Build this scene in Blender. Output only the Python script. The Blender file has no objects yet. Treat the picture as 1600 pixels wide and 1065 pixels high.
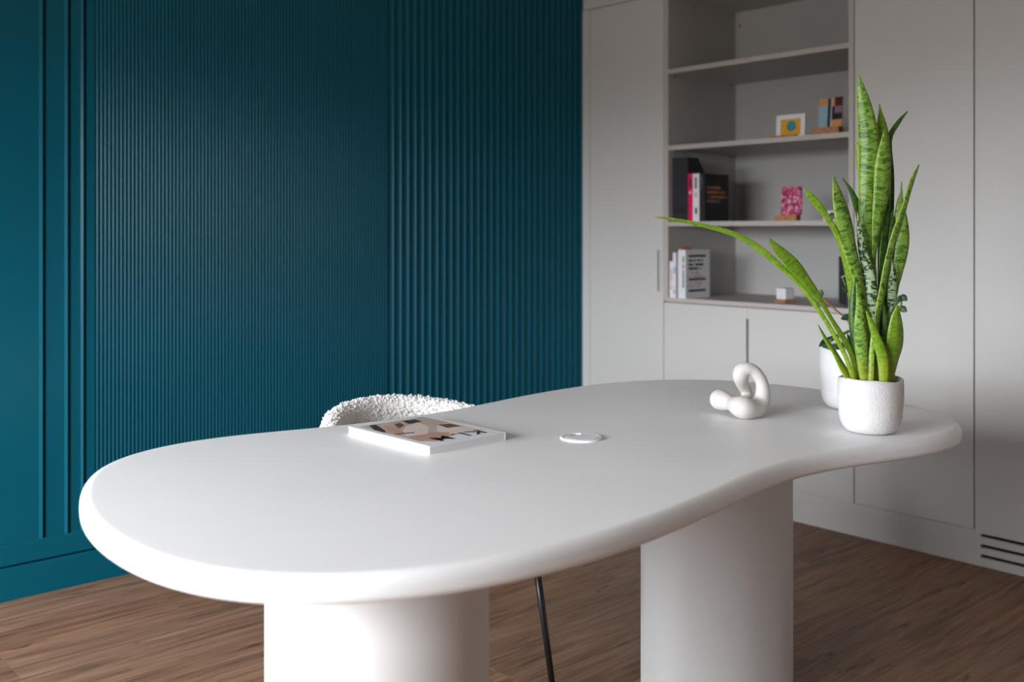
import bpy, bmesh, math, random
from mathutils import Vector, Matrix, noise

random.seed(7)
scn = bpy.context.scene
COL = scn.collection
PI = math.pi

# ------------------------------------------------------------------ camera
FPX, HZ, CAMH = 1587.0, 360.0, 1.26           # focal length in px, horizon row, eye height
RX, RY = 0.74065, -0.67190                    # image-right direction on the floor plan
WX, WY = 0.67190, 0.74065                     # viewing direction on the floor plan
DZ = .78                                      # desk top height
KD = (CAMH - DZ) / .51                        # scale of the things measured on a desk plane .51 m below the eye
CAM = Vector((-3.867, -3.711, CAMH))
cd = bpy.data.cameras.new('camera')
cd.sensor_width = 36.0
cd.lens = FPX / 1600.0 * 36.0
cd.shift_y = -(532.5 - HZ) / 1600.0
cd.clip_start = 0.05
cd.dof.use_dof = True
cd.dof.focus_distance = 2.5
cd.dof.aperture_fstop = 2.6
cam = bpy.data.objects.new('camera', cd)
COL.objects.link(cam)
cam.matrix_world = Matrix(((RX, 0, -WX, CAM.x), (RY, 0, -WY, CAM.y), (0, 1, 0, CAM.z), (0, 0, 0, 1)))
scn.camera = cam

# ------------------------------------------------------------------ daylight
WIN_X = -5.7                                   # window wall
WINDOWS = [(-1.72, -0.25, 0.85, 2.10), (-3.32, -1.84, 0.85, 2.10)]   # y0, y1, z0, z1
SKY, GROUND = 68.0, 6.0
world = bpy.data.worlds.new('overcast_sky')
scn.world = world
world.use_nodes = True
nt = world.node_tree
nt.nodes.clear()
o = nt.nodes.new('ShaderNodeOutputWorld')
bg = nt.nodes.new('ShaderNodeBackground')
tc = nt.nodes.new('ShaderNodeTexCoord')
sep = nt.nodes.new('ShaderNodeSeparateXYZ')
rmp = nt.nodes.new('ShaderNodeValToRGB')
mr = nt.nodes.new('ShaderNodeMapRange')
mr.inputs['From Min'].default_value = -1
nt.links.new(tc.outputs['Generated'], sep.inputs[0])
nt.links.new(sep.outputs['Z'], mr.inputs['Value'])
nt.links.new(mr.outputs['Result'], rmp.inputs['Fac'])
e = rmp.color_ramp.elements
g = GROUND / SKY
e[0].position = 0.0; e[0].color = (g, g * .97, g * .93, 1)
e[1].position = 1.0; e[1].color = (1.0, 1.0, 1.0, 1)
a = rmp.color_ramp.elements.new(0.49); a.color = (g, g * .97, g * .93, 1)
a = rmp.color_ramp.elements.new(0.53); a.color = (.45, .48, .52, 1)
nt.links.new(rmp.outputs['Color'], bg.inputs['Color'])
bg.inputs['Strength'].default_value = SKY
nt.links.new(bg.outputs[0], o.inputs[0])
for k, (y0, y1, z0, z1) in enumerate(WINDOWS):   # light portals in the window openings (guide sampling only)
    ld = bpy.data.lights.new('window_portal', 'AREA')
    ld.shape = 'RECTANGLE'
    ld.size = z1 - z0
    ld.size_y = y1 - y0
    ld.cycles.is_portal = True
    lo = bpy.data.objects.new('window_portal', ld)
    COL.objects.link(lo)
    lo.location = (WIN_X - 0.1, (y0 + y1) / 2, (z0 + z1) / 2)
    lo.rotation_euler = (0, -PI / 2, 0)

vs = scn.view_settings
vs.view_transform = 'Standard'
vs.look = 'None'
vs.gamma = 1.0
vs.use_curve_mapping = False
vs.exposure = -0.2
scn.cycles.use_denoising = True
scn.cycles.max_bounces = 10
scn.cycles.diffuse_bounces = 6


# ------------------------------------------------------------------ helpers
def at(px, py, d):
    """point seen at pixel (px, py) at view depth d"""
    u = (px - 800.0) / FPX * d
    return Vector((CAM.x + RX * u + WX * d, CAM.y + RY * u + WY * d, CAMH - (py - HZ) / FPX * d))


def srgb(r, g, b):
    f = lambda c: (c / 255 / 12.92) if c / 255 <= .04045 else ((c / 255 + .055) / 1.055) ** 2.4
    return (f(r), f(g), f(b))


class N:
    """tiny node-building helper"""
    def __init__(self, name, color=(.8, .8, .8), rough=.5, spec=.5):
        self.m = bpy.data.materials.new(name)
        self.m.use_nodes = True
        self.t = self.m.node_tree
        self.b = self.t.nodes['Principled BSDF']
        self.b.inputs['Base Color'].default_value = (*color, 1)
        self.b.inputs['Roughness'].default_value = rough
        self.b.inputs['Specular IOR Level'].default_value = spec

    def n(self, kind, **kw):
        nd = self.t.nodes.new(kind)
        for k, v in kw.items():
            if k in nd.inputs:
                nd.inputs[k].default_value = v
            else:
                setattr(nd, k, v)
        return nd

    def l(self, a, b):
        self.t.links.new(a, b)

    def ramp(self, fac, stops):
        r = self.n('ShaderNodeValToRGB')
        el = r.color_ramp.elements
        while len(el) < len(stops):
            el.new(.5)
        for q, (p, c) in zip(el, stops):
            q.position = p
            q.color = (*c, 1)
        self.l(fac, r.inputs['Fac'])
        return r.outputs['Color']

    def coords(self, scale=(1, 1, 1), kind='Object', loc=(0, 0, 0)):
        if kind == 'World':
            src = self.n('ShaderNodeNewGeometry').outputs['Position']
        else:
            src = self.n('ShaderNodeTexCoord').outputs[kind]
        mp = self.n('ShaderNodeMapping')
        mp.inputs['Scale'].default_value = scale
        mp.inputs['Location'].default_value = loc
        self.l(src, mp.inputs['Vector'])
        return mp.outputs['Vector']

    def noise(self, vec, scale, detail=3, rough=.5, dist=0):
        t = self.n('ShaderNodeTexNoise', Scale=scale, Detail=detail, Roughness=rough, Distortion=dist)
        self.l(vec, t.inputs['Vector'])
        return t.outputs['Fac']

    def bump(self, h, strength, dist=.002):
        b = self.n('ShaderNodeBump', Strength=strength, Distance=dist)
        self.l(h, b.inputs['Height'])
        self.l(b.outputs['Normal'], self.b.inputs['Normal'])

    def tint(self, fac, c1, c2):
        self.l(self.ramp(fac, [(.3, c1), (.7, c2)]), self.b.inputs['Base Color'])


def plain(name, color, rough=.5, var=.04, scale=12, bump=0, bscale=300, spec=.5, world=False):
    m = N(name, color, rough, spec)
    v = m.coords(kind='World' if world else 'Object')
    c1 = tuple(max(0, x * (1 - var)) for x in color)
    c2 = tuple(min(1, x * (1 + var)) for x in color)
    m.tint(m.noise(v, scale), c1, c2)
    if bump:
        m.bump(m.noise(v, bscale, 2), bump)
    return m.m


def new_mesh(name, verts, faces, mats, smooth=False, face_mats=None):
    me = bpy.data.meshes.new(name)
    me.from_pydata([tuple(v) for v in verts], [], faces)
    for m in (mats if isinstance(mats, (list, tuple)) else [mats]):
        me.materials.append(m)
    if face_mats:
        me.polygons.foreach_set('material_index', face_mats)
    if smooth:
        me.polygons.foreach_set('use_smooth', [True] * len(me.polygons))
    me.update()
    return me


def link(name, me, parent=None, loc=None, rot=None):
    ob = bpy.data.objects.new(name, me)
    COL.objects.link(ob)
    if parent:
        ob.parent = parent
    if loc is not None:
        ob.location = loc
    if rot is not None:
        ob.rotation_euler = rot
    return ob


def empty(name, loc=(0, 0, 0), rz=0):
    ob = bpy.data.objects.new(name, None)
    COL.objects.link(ob)
    ob.empty_display_size = .05
    ob.location = loc
    ob.rotation_euler = (0, 0, rz)
    return ob


def tag(ob, label=None, cat=None, group=None, kind=None):
    if label: ob['label'] = label
    if cat: ob['category'] = cat
    if group: ob['group'] = group
    if kind: ob['kind'] = kind
    return ob


def bm_mesh(name, bm, mat, smooth=False):
    me = bpy.data.meshes.new(name)
    bmesh.ops.recalc_face_normals(bm, faces=bm.faces)
    bm.to_mesh(me)
    bm.free()
    for m in (mat if isinstance(mat, (list, tuple)) else [mat]):
        me.materials.append(m)
    if smooth:
        me.polygons.foreach_set('use_smooth', [True] * len(me.polygons))
    return me


def bm_box(bm, lo, hi, bevel=0, seg=2):
    r = bmesh.ops.create_cube(bm, size=1)
    for v in r['verts']:
        v.co = Vector([(lo[i] + hi[i]) / 2 + v.co[i] * (hi[i] - lo[i]) for i in range(3)])
    if bevel:
        es = list({e for v in r['verts'] for e in v.link_edges})
        bmesh.ops.bevel(bm, geom=es, offset=bevel, segments=seg, affect='EDGES', profile=.5)


def box(name, lo, hi, mat, parent=None, bevel=0, seg=2, loc=None, rot=None):
    bm = bmesh.new()
    bm_box(bm, lo, hi, bevel, seg)
    return link(name, bm_mesh(name, bm, mat), parent, loc, rot)


def boxes(name, lst, mat, parent=None, bevel=0):
    bm = bmesh.new()
    for lo, hi in lst:
        bm_box(bm, lo, hi, bevel)
    return link(name, bm_mesh(name, bm, mat), parent)


def prism(name, pts, z0, z1, mat, parent=None, axis='z', bevel=0):
    """polygon pts extruded; axis z: (x,y) pts, axis x: (y,z) pts, axis y: (x,z) pts"""
    f = {'z': lambda p, h: (p[0], p[1], h), 'x': lambda p, h: (h, p[0], p[1]), 'y': lambda p, h: (p[0], h, p[1])}[axis]
    n = len(pts)
    bm = bmesh.new()
    v0 = [bm.verts.new(f(p, z0)) for p in pts]
    v1 = [bm.verts.new(f(p, z1)) for p in pts]
    bm.faces.new(v0)
    bm.faces.new(v1)
    for i in range(n):
        j = (i + 1) % n
        bm.faces.new((v0[i], v0[j], v1[j], v1[i]))
    if bevel:
        bmesh.ops.bevel(bm, geom=list(bm.edges), offset=bevel, segments=2, affect='EDGES')
    return link(name, bm_mesh(name, bm, mat), parent)


def lathe_mesh(name, prof, mat, seg=64, wob=None):
    verts, faces = [], []
    n = len(prof)
    for i in range(seg):
        a = 2 * PI * i / seg
        for (r, z) in prof:
            rr, zz = (r, z) if wob is None else wob(a, r, z)
            verts.append((rr * math.cos(a), rr * math.sin(a), zz))
    for i in range(seg):
        j = (i + 1) % seg
        for k in range(n - 1):
            faces.append((i * n + k, j * n + k, j * n + k + 1, i * n + k + 1))
    me = new_mesh(name, verts, faces, mat, True)
    bm = bmesh.new()
    bm.from_mesh(me)
    bmesh.ops.remove_doubles(bm, verts=bm.verts, dist=1e-5)
    bmesh.ops.recalc_face_normals(bm, faces=bm.faces)
    bm.to_mesh(me)
    bm.free()
    return me


def catmull(P, n):
    """resample a list of tuples with a Catmull-Rom spline, n samples"""
    out = []
    m = len(P) - 1
    for i in range(n):
        t = i / (n - 1) * m
        k = min(int(t), m - 1)
        f = t - k
        p0, p1, p2, p3 = P[max(k - 1, 0)], P[k], P[k + 1], P[min(k + 2, m)]
        out.append(tuple(.5 * ((2 * b) + (-a + c) * f + (2 * a - 5 * b + 4 * c - d) * f * f + (-a + 3 * b - 3 * c + d) * f ** 3)
                         for a, b, c, d in zip(p0, p1, p2, p3)))
    return out


def tube_into(bm, pts, seg=12, cap=True):
    """pts: list of (Vector, radius)"""
    rings = []
    up = Vector((0.3, 0.2, 1)).normalized()
    for i, (p, r) in enumerate(pts):
        a = pts[max(i - 1, 0)][0]
        b = pts[min(i + 1, len(pts) - 1)][0]
        t = (b - a).normalized()
        s = t.cross(up)
        if s.length < 1e-3:
            s = t.orthogonal()
        s.normalize()
        u = s.cross(t)
        up = u
        rings.append([bm.verts.new(p + (s * math.cos(2 * PI * k / seg) + u * math.sin(2 * PI * k / seg)) * r) for k in range(seg)])
    for A, B in zip(rings, rings[1:]):
        for k in range(seg):
            j = (k + 1) % seg
            bm.faces.new((A[k], A[j], B[j], B[k]))
    if cap:
        bm.faces.new(rings[0])
        bm.faces.new(rings[-1])


def tube(name, pts, mat, parent=None, seg=12):
    bm = bmesh.new()
    tube_into(bm, pts, seg)
    return link(name, bm_mesh(name, bm, mat, True), parent)


# ------------------------------------------------------------------ materials
def wood_floor():
    m = N('oak_floor', rough=.5, spec=.2)
    oi = m.n('ShaderNodeObjectInfo')
    geo = m.n('ShaderNodeNewGeometry')
    add = m.n('ShaderNodeVectorMath', operation='ADD')
    sc = m.n('ShaderNodeVectorMath', operation='SCALE')
    cmb = m.n('ShaderNodeCombineXYZ')
    for k in range(3):
        m.l(oi.outputs['Random'], cmb.inputs[k])
    m.l(cmb.outputs[0], sc.inputs[0])
    sc.inputs['Scale'].default_value = 17.0
    m.l(geo.outputs['Position'], add.inputs[0])
    m.l(sc.outputs[0], add.inputs[1])

    def mapped(s):
        mp = m.n('ShaderNodeMapping')
        mp.inputs['Scale'].default_value = s
        m.l(add.outputs[0], mp.inputs['Vector'])
        return mp.outputs['Vector']
    grain = m.noise(mapped((1.6, 26, 1)), 2.2, 6, .62, .6)
    streak = m.noise(mapped((.9, 9, 1)), 1.7, 4, .6, 1.2)
    knots = m.noise(mapped((2.6, 8.5, 1)), 2.6, 2, .5, .3)
    c = m.ramp(grain, [(.28, srgb(106, 81, 65)), (.5, srgb(137, 107, 87)), (.75, srgb(160, 130, 108))])
    s2 = m.ramp(streak, [(.32, (.62, .60, .58)), (.55, (1, 1, 1)), (.75, (1.0, .93, .86))])
    k2 = m.ramp(knots, [(.0, (1, 1, 1)), (.67, (1, 1, 1)), (.78, (.36, .31, .28))])
    tone = m.ramp(oi.outputs['Random'], [(0, (.88, .87, .86)), (.5, (1, 1, 1)), (1, (1.0, .93, .86))])
    out = c
    for x in (s2, k2, tone):
        mx = m.n('ShaderNodeMix', data_type='RGBA', blend_type='MULTIPLY')
        mx.inputs[0].default_value = 1
        m.l(out, mx.inputs[6])
        m.l(x, mx.inputs[7])
        out = mx.outputs[2]
    m.l(out, m.b.inputs['Base Color'])
    m.bump(grain, .15, .001)
    return m.m


def leaf_mat(name, dark, light, margin, lo=.38, hi=.55, base=None):
    m = N(name, rough=.38, spec=.45)
    uv = m.n('ShaderNodeUVMap')
    sep = m.n('ShaderNodeSeparateXYZ')
    m.l(uv.outputs[0], sep.inputs[0])
    oi = m.n('ShaderNodeObjectInfo')
    cmb = m.n('ShaderNodeCombineXYZ')
    mu = m.n('ShaderNodeMath', operation='MULTIPLY'); mu.inputs[1].default_value = 1.0
    mv = m.n('ShaderNodeMath', operation='MULTIPLY'); mv.inputs[1].default_value = 62.0
    mo = m.n('ShaderNodeMath', operation='MULTIPLY'); mo.inputs[1].default_value = 50.0
    m.l(sep.outputs['X'], mu.inputs[0]); m.l(sep.outputs['Y'], mv.inputs[0]); m.l(oi.outputs['Random'], mo.inputs[0])
    m.l(mu.outputs[0], cmb.inputs[0]); m.l(mv.outputs[0], cmb.inputs[1]); m.l(mo.outputs[0], cmb.inputs[2])
    f = m.noise(cmb.outputs[0], 1.5, 4, .6, .9)
    c = m.ramp(f, [(lo, dark), (hi, light)])
    # paler margin along both edges
    s1 = m.n('ShaderNodeMath', operation='SUBTRACT'); s1.inputs[1].default_value = .5
    ab = m.n('ShaderNodeMath', operation='ABSOLUTE')
    m.l(sep.outputs['X'], s1.inputs[0]); m.l(s1.outputs[0], ab.inputs[0])
    mr_ = m.n('ShaderNodeMapRange')
    mr_.inputs['From Min'].default_value = .44; mr_.inputs['From Max'].default_value = .47
    m.l(ab.outputs[0], mr_.inputs['Value'])
    mx = m.n('ShaderNodeMix', data_type='RGBA')
    m.l(mr_.outputs['Result'], mx.inputs[0]); m.l(c, mx.inputs[6]); mx.inputs[7].default_value = (*margin, 1)
    # yellower foot of the leaf
    mb = m.n('ShaderNodeMapRange')
    mb.inputs['From Min'].default_value = .075; mb.inputs['From Max'].default_value = .02
    m.l(sep.outputs['Y'], mb.inputs['Value'])
    mul = m.n('ShaderNodeMath', operation='MULTIPLY'); mul.inputs[1].default_value = .6
    m.l(mb.outputs['Result'], mul.inputs[0])
    mx2 = m.n('ShaderNodeMix', data_type='RGBA')
    m.l(mul.outputs[0], mx2.inputs[0]); m.l(mx.outputs[2], mx2.inputs[6])
    mx2.inputs[7].default_value = (*(base or srgb(170, 178, 50)), 1)
    m.l(mx2.outputs[2], m.b.inputs['Base Color'])
    tr = m.n('ShaderNodeBsdfTranslucent')
    m.l(mx2.outputs[2], tr.inputs['Color'])
    ms = m.n('ShaderNodeMixShader')
    ms.inputs[0].default_value = .22
    out = m.t.nodes['Material Output']
    m.l(m.b.outputs[0], ms.inputs[1]); m.l(tr.outputs[0], ms.inputs[2]); m.l(ms.outputs[0], out.inputs['Surface'])
    m.bump(f, .08, .001)
    return m.m


def floral():
    m = N('floral_print', rough=.5)
    v = m.coords((1, 1, 1))
    vo = m.n('ShaderNodeTexVoronoi', Scale=115.0)
    m.l(v, vo.inputs['Vector'])
    sp = m.n('ShaderNodeSeparateColor')
    m.l(vo.outputs['Color'], sp.inputs[0])
    c = m.ramp(sp.outputs[0], [(0, srgb(48, 22, 44)), (.25, srgb(170, 22, 60)), (.45, srgb(215, 80, 120)), (.6, srgb(130, 95, 165)),
                               (.72, srgb(200, 35, 50)), (.92, srgb(232, 165, 185))])
    m.l(c, m.b.inputs['Base Color'])
    return m.m


def shelf_wood():
    m = N('warm_wood', rough=.5)
    v = m.coords((3, 30, 30))
    f = m.noise(v, 3, 5, .6, .5)
    m.tint(f, srgb(150, 98, 62), srgb(190, 134, 92))
    return m.m


def boucle():
    m = N('white_boucle', rough=.95, spec=.1)
    v = m.coords()
    f = m.noise(v, 160, 3)
    m.tint(f, (.74, .73, .70), (.88, .87, .85))
    m.b.inputs['Sheen Weight'].default_value = .25
    m.bump(f, .5, .004)
    return m.m


def pages():
    m = N('page_edges', rough=.8)
    v = m.coords((1, 1, 900), 'Object')
    m.tint(m.noise(v, 1.0, 2), (.62, .62, .62), (.86, .86, .85))
    return m.m


M = {}
M['teal'] = plain('teal_paint', (.0006, .090, .136), .28, .03, 3, .05, 500, world=True, spec=.2)
M['cab'] = plain('warm_white_lacquer', (.60, .585, .56), .45, .012, 2, .02, 400, world=True)
M['cabedge'] = plain('beige_edge_band', (.50, .455, .415), .5, .02)
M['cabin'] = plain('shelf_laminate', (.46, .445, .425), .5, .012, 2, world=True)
M['handle'] = plain('olive_grey_pull', (.20, .195, .16), .5, .03)
M['void'] = plain('dark_void', (.012, .012, .012), .9, .1)
M['wall'] = plain('white_wall_paint', (.60, .58, .56), .8, .02, 3, .05, 300, world=True)
M['wallgrey'] = plain('taupe_wall_paint', (.46, .43, .40), .8, .02, 3, .05, 300, world=True)
M['ceil'] = plain('white_ceiling_paint', (.86, .85, .84), .9, .02, world=True)
M['floor'] = wood_floor()
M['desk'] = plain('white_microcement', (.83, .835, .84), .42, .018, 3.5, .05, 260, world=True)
M['deskleg'] = plain('shaded_microcement', (.64, .635, .625), .6, .015, 4, .05, 260)  # same microcement as the top, colour darkened for the shade under the desk
M['plastic'] = plain('white_plastic', (.82, .83, .85), .3, .01)
M['black'] = plain('black_metal', (.012, .012, .012), .35, .05)
M['blackbook'] = plain('black_cloth_cover', (.012, .012, .013), .6, .1)
M['filebox'] = plain('black_card', (.018, .018, .020), .65, .1)
M['white'] = plain('white_card', (.78, .78, .80), .5, .02)
M['paper'] = plain('white_paper_cover', (.80, .81, .84), .35, .01)
M['greycover'] = plain('pale_cover', (.62, .62, .66), .45, .02)
M['pages'] = pages()
M['pink'] = plain('hot_pink_cover', srgb(225, 25, 90), .4, .05)
M['orange'] = plain('orange_cover', srgb(205, 92, 30), .5, .05)
M['ink'] = plain('dark_green_ink', srgb(30, 62, 58), .5, .05)
M['blackink'] = plain('black_ink', (.012, .011, .012), .5, .05)
M['pinkink'] = plain('rose_ink', srgb(214, 176, 182), .5, .05)
M['gold'] = plain('copper_foil', srgb(190, 112, 62), .4, .08)
M['greyink'] = plain('grey_ink', srgb(120, 120, 126), .5, .05)
M['blue'] = plain('light_blue_print', srgb(90, 175, 215), .5, .05)
M['redink'] = plain('coral_print', srgb(225, 150, 140), .5, .05)
M['yellow'] = plain('mustard_print', srgb(222, 160, 20), .5, .06, 60)
M['tealdot'] = plain('teal_print', srgb(10, 150, 150), .5, .2, 60)
M['reddot'] = plain('red_print', srgb(190, 50, 60), .5, .1)
M['wood'] = shelf_wood()
M['floral'] = floral()
M['tan'] = plain('tan_print', srgb(205, 145, 85), .5, .1, 60)
M['bluegrey'] = plain('blue_grey_print', srgb(140, 172, 186), .5, .06, 60)
M['dkgreen'] = plain('dark_green_print', srgb(22, 62, 42), .5, .1)
M['maroon'] = plain('maroon_print', srgb(72, 24, 32), .5, .1)
M['mauve'] = plain('mauve_print', srgb(135, 110, 120), .5, .05)
M['lavender'] = plain('lavender_print', srgb(190, 188, 205), .5, .05)
M['ceramic'] = plain('matte_cream_ceramic', (.60, .565, .525), .65, .03, 30, .12, 350)
M['soil'] = plain('potting_soil', (.045, .03, .02), .95, .4, 120, 1, 200)
M['stem'] = plain('reddish_stem', srgb(150, 110, 85), .6, .2, 80)
M['stemgreen'] = plain('green_stem', srgb(90, 120, 60), .5, .15, 80)
M['boucle'] = boucle()
M['seatdark'] = M['boucle']
M['beige'] = plain('beige_print', srgb(188, 172, 158), .4, .05, 25)
M['beige2'] = plain('pale_beige_print', srgb(214, 202, 192), .4, .04, 25)
M['brownp'] = plain('brown_print', srgb(120, 78, 52), .4, .15, 60)
M['skinp'] = plain('warm_tan_print', srgb(186, 152, 132), .4, .08, 40)
M['darkp'] = plain('dark_taupe_print', srgb(70, 58, 55), .4, .15, 60)
M['frame'] = plain('window_frame_paint', (.05, .05, .05), .4, .05)


def pot_mat():
    m = N('white_textured_glaze', (.68, .67, .66), .55, .35)
    v = m.coords((1, 1, .55))
    f = m.noise(v, 340, 3, .6)
    m.tint(m.noise(v, 25), (.65, .635, .62), (.71, .70, .695))
    m.bump(f, .6, .003)
    return m.m


M['pot'] = pot_mat()
LEAF = {
    'mid': leaf_mat('leaf_banded_green', srgb(66, 116, 24), srgb(150, 190, 78), srgb(180, 198, 56)),
    'bright': leaf_mat('leaf_fresh_green', srgb(98, 146, 20), srgb(146, 182, 50), srgb(178, 198, 60), .36, .60),
    'dark': leaf_mat('leaf_deep_green', srgb(32, 76, 20), srgb(70, 120, 34), srgb(120, 156, 44)),
    'pale': leaf_mat('leaf_silver_banded', srgb(34, 80, 36), srgb(190, 212, 170), srgb(150, 186, 60), .46, .52),
}


def rubber_leaf():
    m = N('leaf_dark_succulent', rough=.4)
    v = m.coords()
    m.tint(m.noise(v, 60), srgb(38, 72, 44), srgb(70, 108, 66))
    return m.m


LEAF['succ'] = rubber_leaf()

# ------------------------------------------------------------------ room shell
ROOM_Y, CEIL = -5.8, 2.75
# floor: boards run along the teal wall
floor = empty('floor', (0, 0, 0))
tag(floor, kind='structure')
box('subfloor', (WIN_X - .3, ROOM_Y - .1, -.06), (.6, .12, -.016), M['void'], floor)
PW = 0.195
lens = {}
row = 0
y = -2.225
while y > ROOM_Y:
    y -= PW; row -= 1
rng = random.Random(11)
while y < 0.0:
    y1 = min(y + PW, 0.0)
    x = WIN_X - rng.uniform(.1, 1.2)
    cuts = []
    while x < .02:
        cuts.append(x)
        x += rng.choice((1.2, 1.5, 1.8))
    cuts.append(.02)
    if abs(y + 2.225) < .01:
        cuts = [WIN_X - .2, -4.5, -2.9, -1.215, .02]
    for a, b in zip(cuts, cuts[1:]):
        a = max(a, WIN_X - .2)
        if b - a < .05:
            continue
        key = (round(b - a, 3), round(y1 - y, 3))
        if key not in lens:
            bm = bmesh.new()
            bm_box(bm, (.0003, .0003, -.014), (key[0] - .0003, key[1] - .0003, 0), .0004, 1)
            lens[key] = bm_mesh('plank', bm, M['floor'])
        link('plank', lens[key], floor, (a, y, 0))
    y += PW

tag(box('ceiling', (WIN_X - .3, ROOM_Y - .1, CEIL), (.6, .12, CEIL + .1), M['ceil']), kind='structure')
tag(box('wall_back', (WIN_X - .2, ROOM_Y - .12, 0), (.6, ROOM_Y, CEIL), M['wallgrey']), kind='structure')
# window wall with two tall openings
T = .2
ws = [((WIN_X - T, ROOM_Y, 0), (WIN_X, .0, WINDOWS[0][2])), ((WIN_X - T, ROOM_Y, WINDOWS[0][3]), (WIN_X, .0, CEIL))]
ys = [ROOM_Y, WINDOWS[1][0], WINDOWS[1][1], WINDOWS[0][0], WINDOWS[0][1], .0]
for a, b in ((ys[0], ys[1]), (ys[2], ys[3]), (ys[4], ys[5])):
    ws.append(((WIN_X - T, a, WINDOWS[0][2]), (WIN_X, b, WINDOWS[0][3])))
tag(boxes('wall_window', ws, M['wall']), kind='structure')
for k, (y0, y1, z0, z1) in enumerate(WINDOWS):
    f = .045
    x0, x1 = WIN_X - .16, WIN_X - .11
    w = boxes('window_%d' % (k + 1), [((x0, y0, z0), (x1, y0 + f, z1)), ((x0, y1 - f, z0), (x1, y1, z1)),
                                      ((x0, y0 + f, z0), (x1, y1 - f, z0 + f)), ((x0, y0 + f, z1 - f), (x1, y1 - f, z1)),
                                      ((x0, (y0 + y1) / 2 - .025, z0 + f), (x1, (y0 + y1) / 2 + .025, z1 - f))], M['frame'])
    tag(w, kind='structure')

# ---- teal panelled wall (plane y = 0)
wl = empty('wall_left', (0, 0, 0))
tag(wl, kind='structure')
box('wall_core', (WIN_X, .026, 0), (.6, .12, CEIL), M['teal'], wl)
RAIL0, RAIL1 = .119, .191
box('bottom_rail', (WIN_X, -.002, RAIL0), (0, .027, RAIL1), M['teal'], wl, .003)


def panel(x0, x1, bev=.012, rec=.005):
    """flat board whose right side lifts to a crest at x1; a deep groove follows"""
    pts = [(x0, .0265), (x0, rec), (x1 - bev, rec), (x1 - bev * .5, rec * .45), (x1 - .001, 0), (x1, .0008), (x1 + .003, .0215), (x1 + .012, .0215), (x1 + .012, .0265)]
    return prism('panel', pts, RAIL1 - .001, CEIL, M['teal'], wl)


panel(-3.35, -2.7022)
panel(-2.6902, -2.6180, .011)
panel(-2.6060, -2.5640, .009)
box('panel', (-2.5520, .004, RAIL1 - .001), (-2.5270, .0265, CEIL), M['teal'], wl)
for x0, x1 in ((-4.05, -3.362), (-5.2, -4.062)):
    panel(x0, x1)


def flute_mesh(name, pitch, depth, n):
    pts = []
    for i in range(n + 1):
        u = i / n
        pts.append((pitch * u, depth * (1 - abs(2 * u - 1) ** 2.2)))
    pts[0] = (0, .0004); pts[-1] = (pitch, .0004)
    verts, faces = [], []
    h0, h1 = RAIL1 - .001, CEIL
    for p in pts:
        verts += [(p[0], p[1], h0), (p[0], p[1], h1)]
    for i in range(n):
        faces.append((2 * i, 2 * i + 2, 2 * i + 3, 2 * i + 1))
    b = len(verts)
    verts += [(0, .0265, h0), (0, .0265, h1), (pitch, .0265, h0), (pitch, .0265, h1)]
    faces += [(b, 0, 1, b + 1), (2 * n, b + 2, b + 3, 2 * n + 1), (b, b + 1, b + 3, b + 2)]
    me = new_mesh(name, verts, faces, M['teal'])
    sm = [True] * n + [False] * 3
    me.polygons.foreach_set('use_smooth', sm)
    return me


xs = -1.2500
fine = flute_mesh('flute', .01435, .0050, 8)
for i in range(89):
    link('flute', fine, wl, (xs - (i + 1) * .01435, 0, 0))
wide = flute_mesh('flute', 1.25 / 30, .0135, 12)
for i in range(30):
    link('flute', wide, wl, (xs + i * 1.25 / 30, 0, 0))
bbl = box('baseboard_left', (WIN_X, -.004, 0), (0, .02, .113), M['teal'], None, .003)
tag(bbl, kind='structure')

# ---- built-in cabinets (front plane x = 0)
tag(box('wall_right', (.58, ROOM_Y, 0), (.7, .0, CEIL), M['wall']), kind='structure')
tag(box('trim_1', (0, -.0535, .0), (.55, .0, 2.413), M['cab'], None, .0015), kind='structure')      # filler strip in the corner
tag(box('trim_2', (.004, ROOM_Y, 2.4165), (.56, .0, CEIL), M['cab'], None, .0015), kind='structure')  # fascia over the cabinets
tag(box('trim_3', (0, ROOM_Y, 0), (.56, -2.68, 2.413), M['wall']), kind='structure')
tag(box('baseboard_right', (0, -2.055, 0), (.02, -.056, .1335), M['cab'], None, .0006), kind='structure')


def notch_door(name, y0, y1, z0, z1, parent, notch=None):
    pts = [(y0, z0), (y1, z0), (y1, z1), (y0, z1)]
    if notch:
        side, n0, n1, w = notch
        if side > 0:      # notch on the y1 side
            pts = [(y0, z0), (y1, z0), (y1, n0), (y1 - w, n0), (y1 - w, n1), (y1, n1), (y1, z1), (y0, z1)]
        else:
            pts = [(y0, z0), (y1, z0), (y1, z1), (y0, z1), (y0, n1), (y0 + w, n1), (y0 + w, n0), (y0, n0)]
    return prism(name, pts, 0, .02, M['cab'], parent, 'x')


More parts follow.
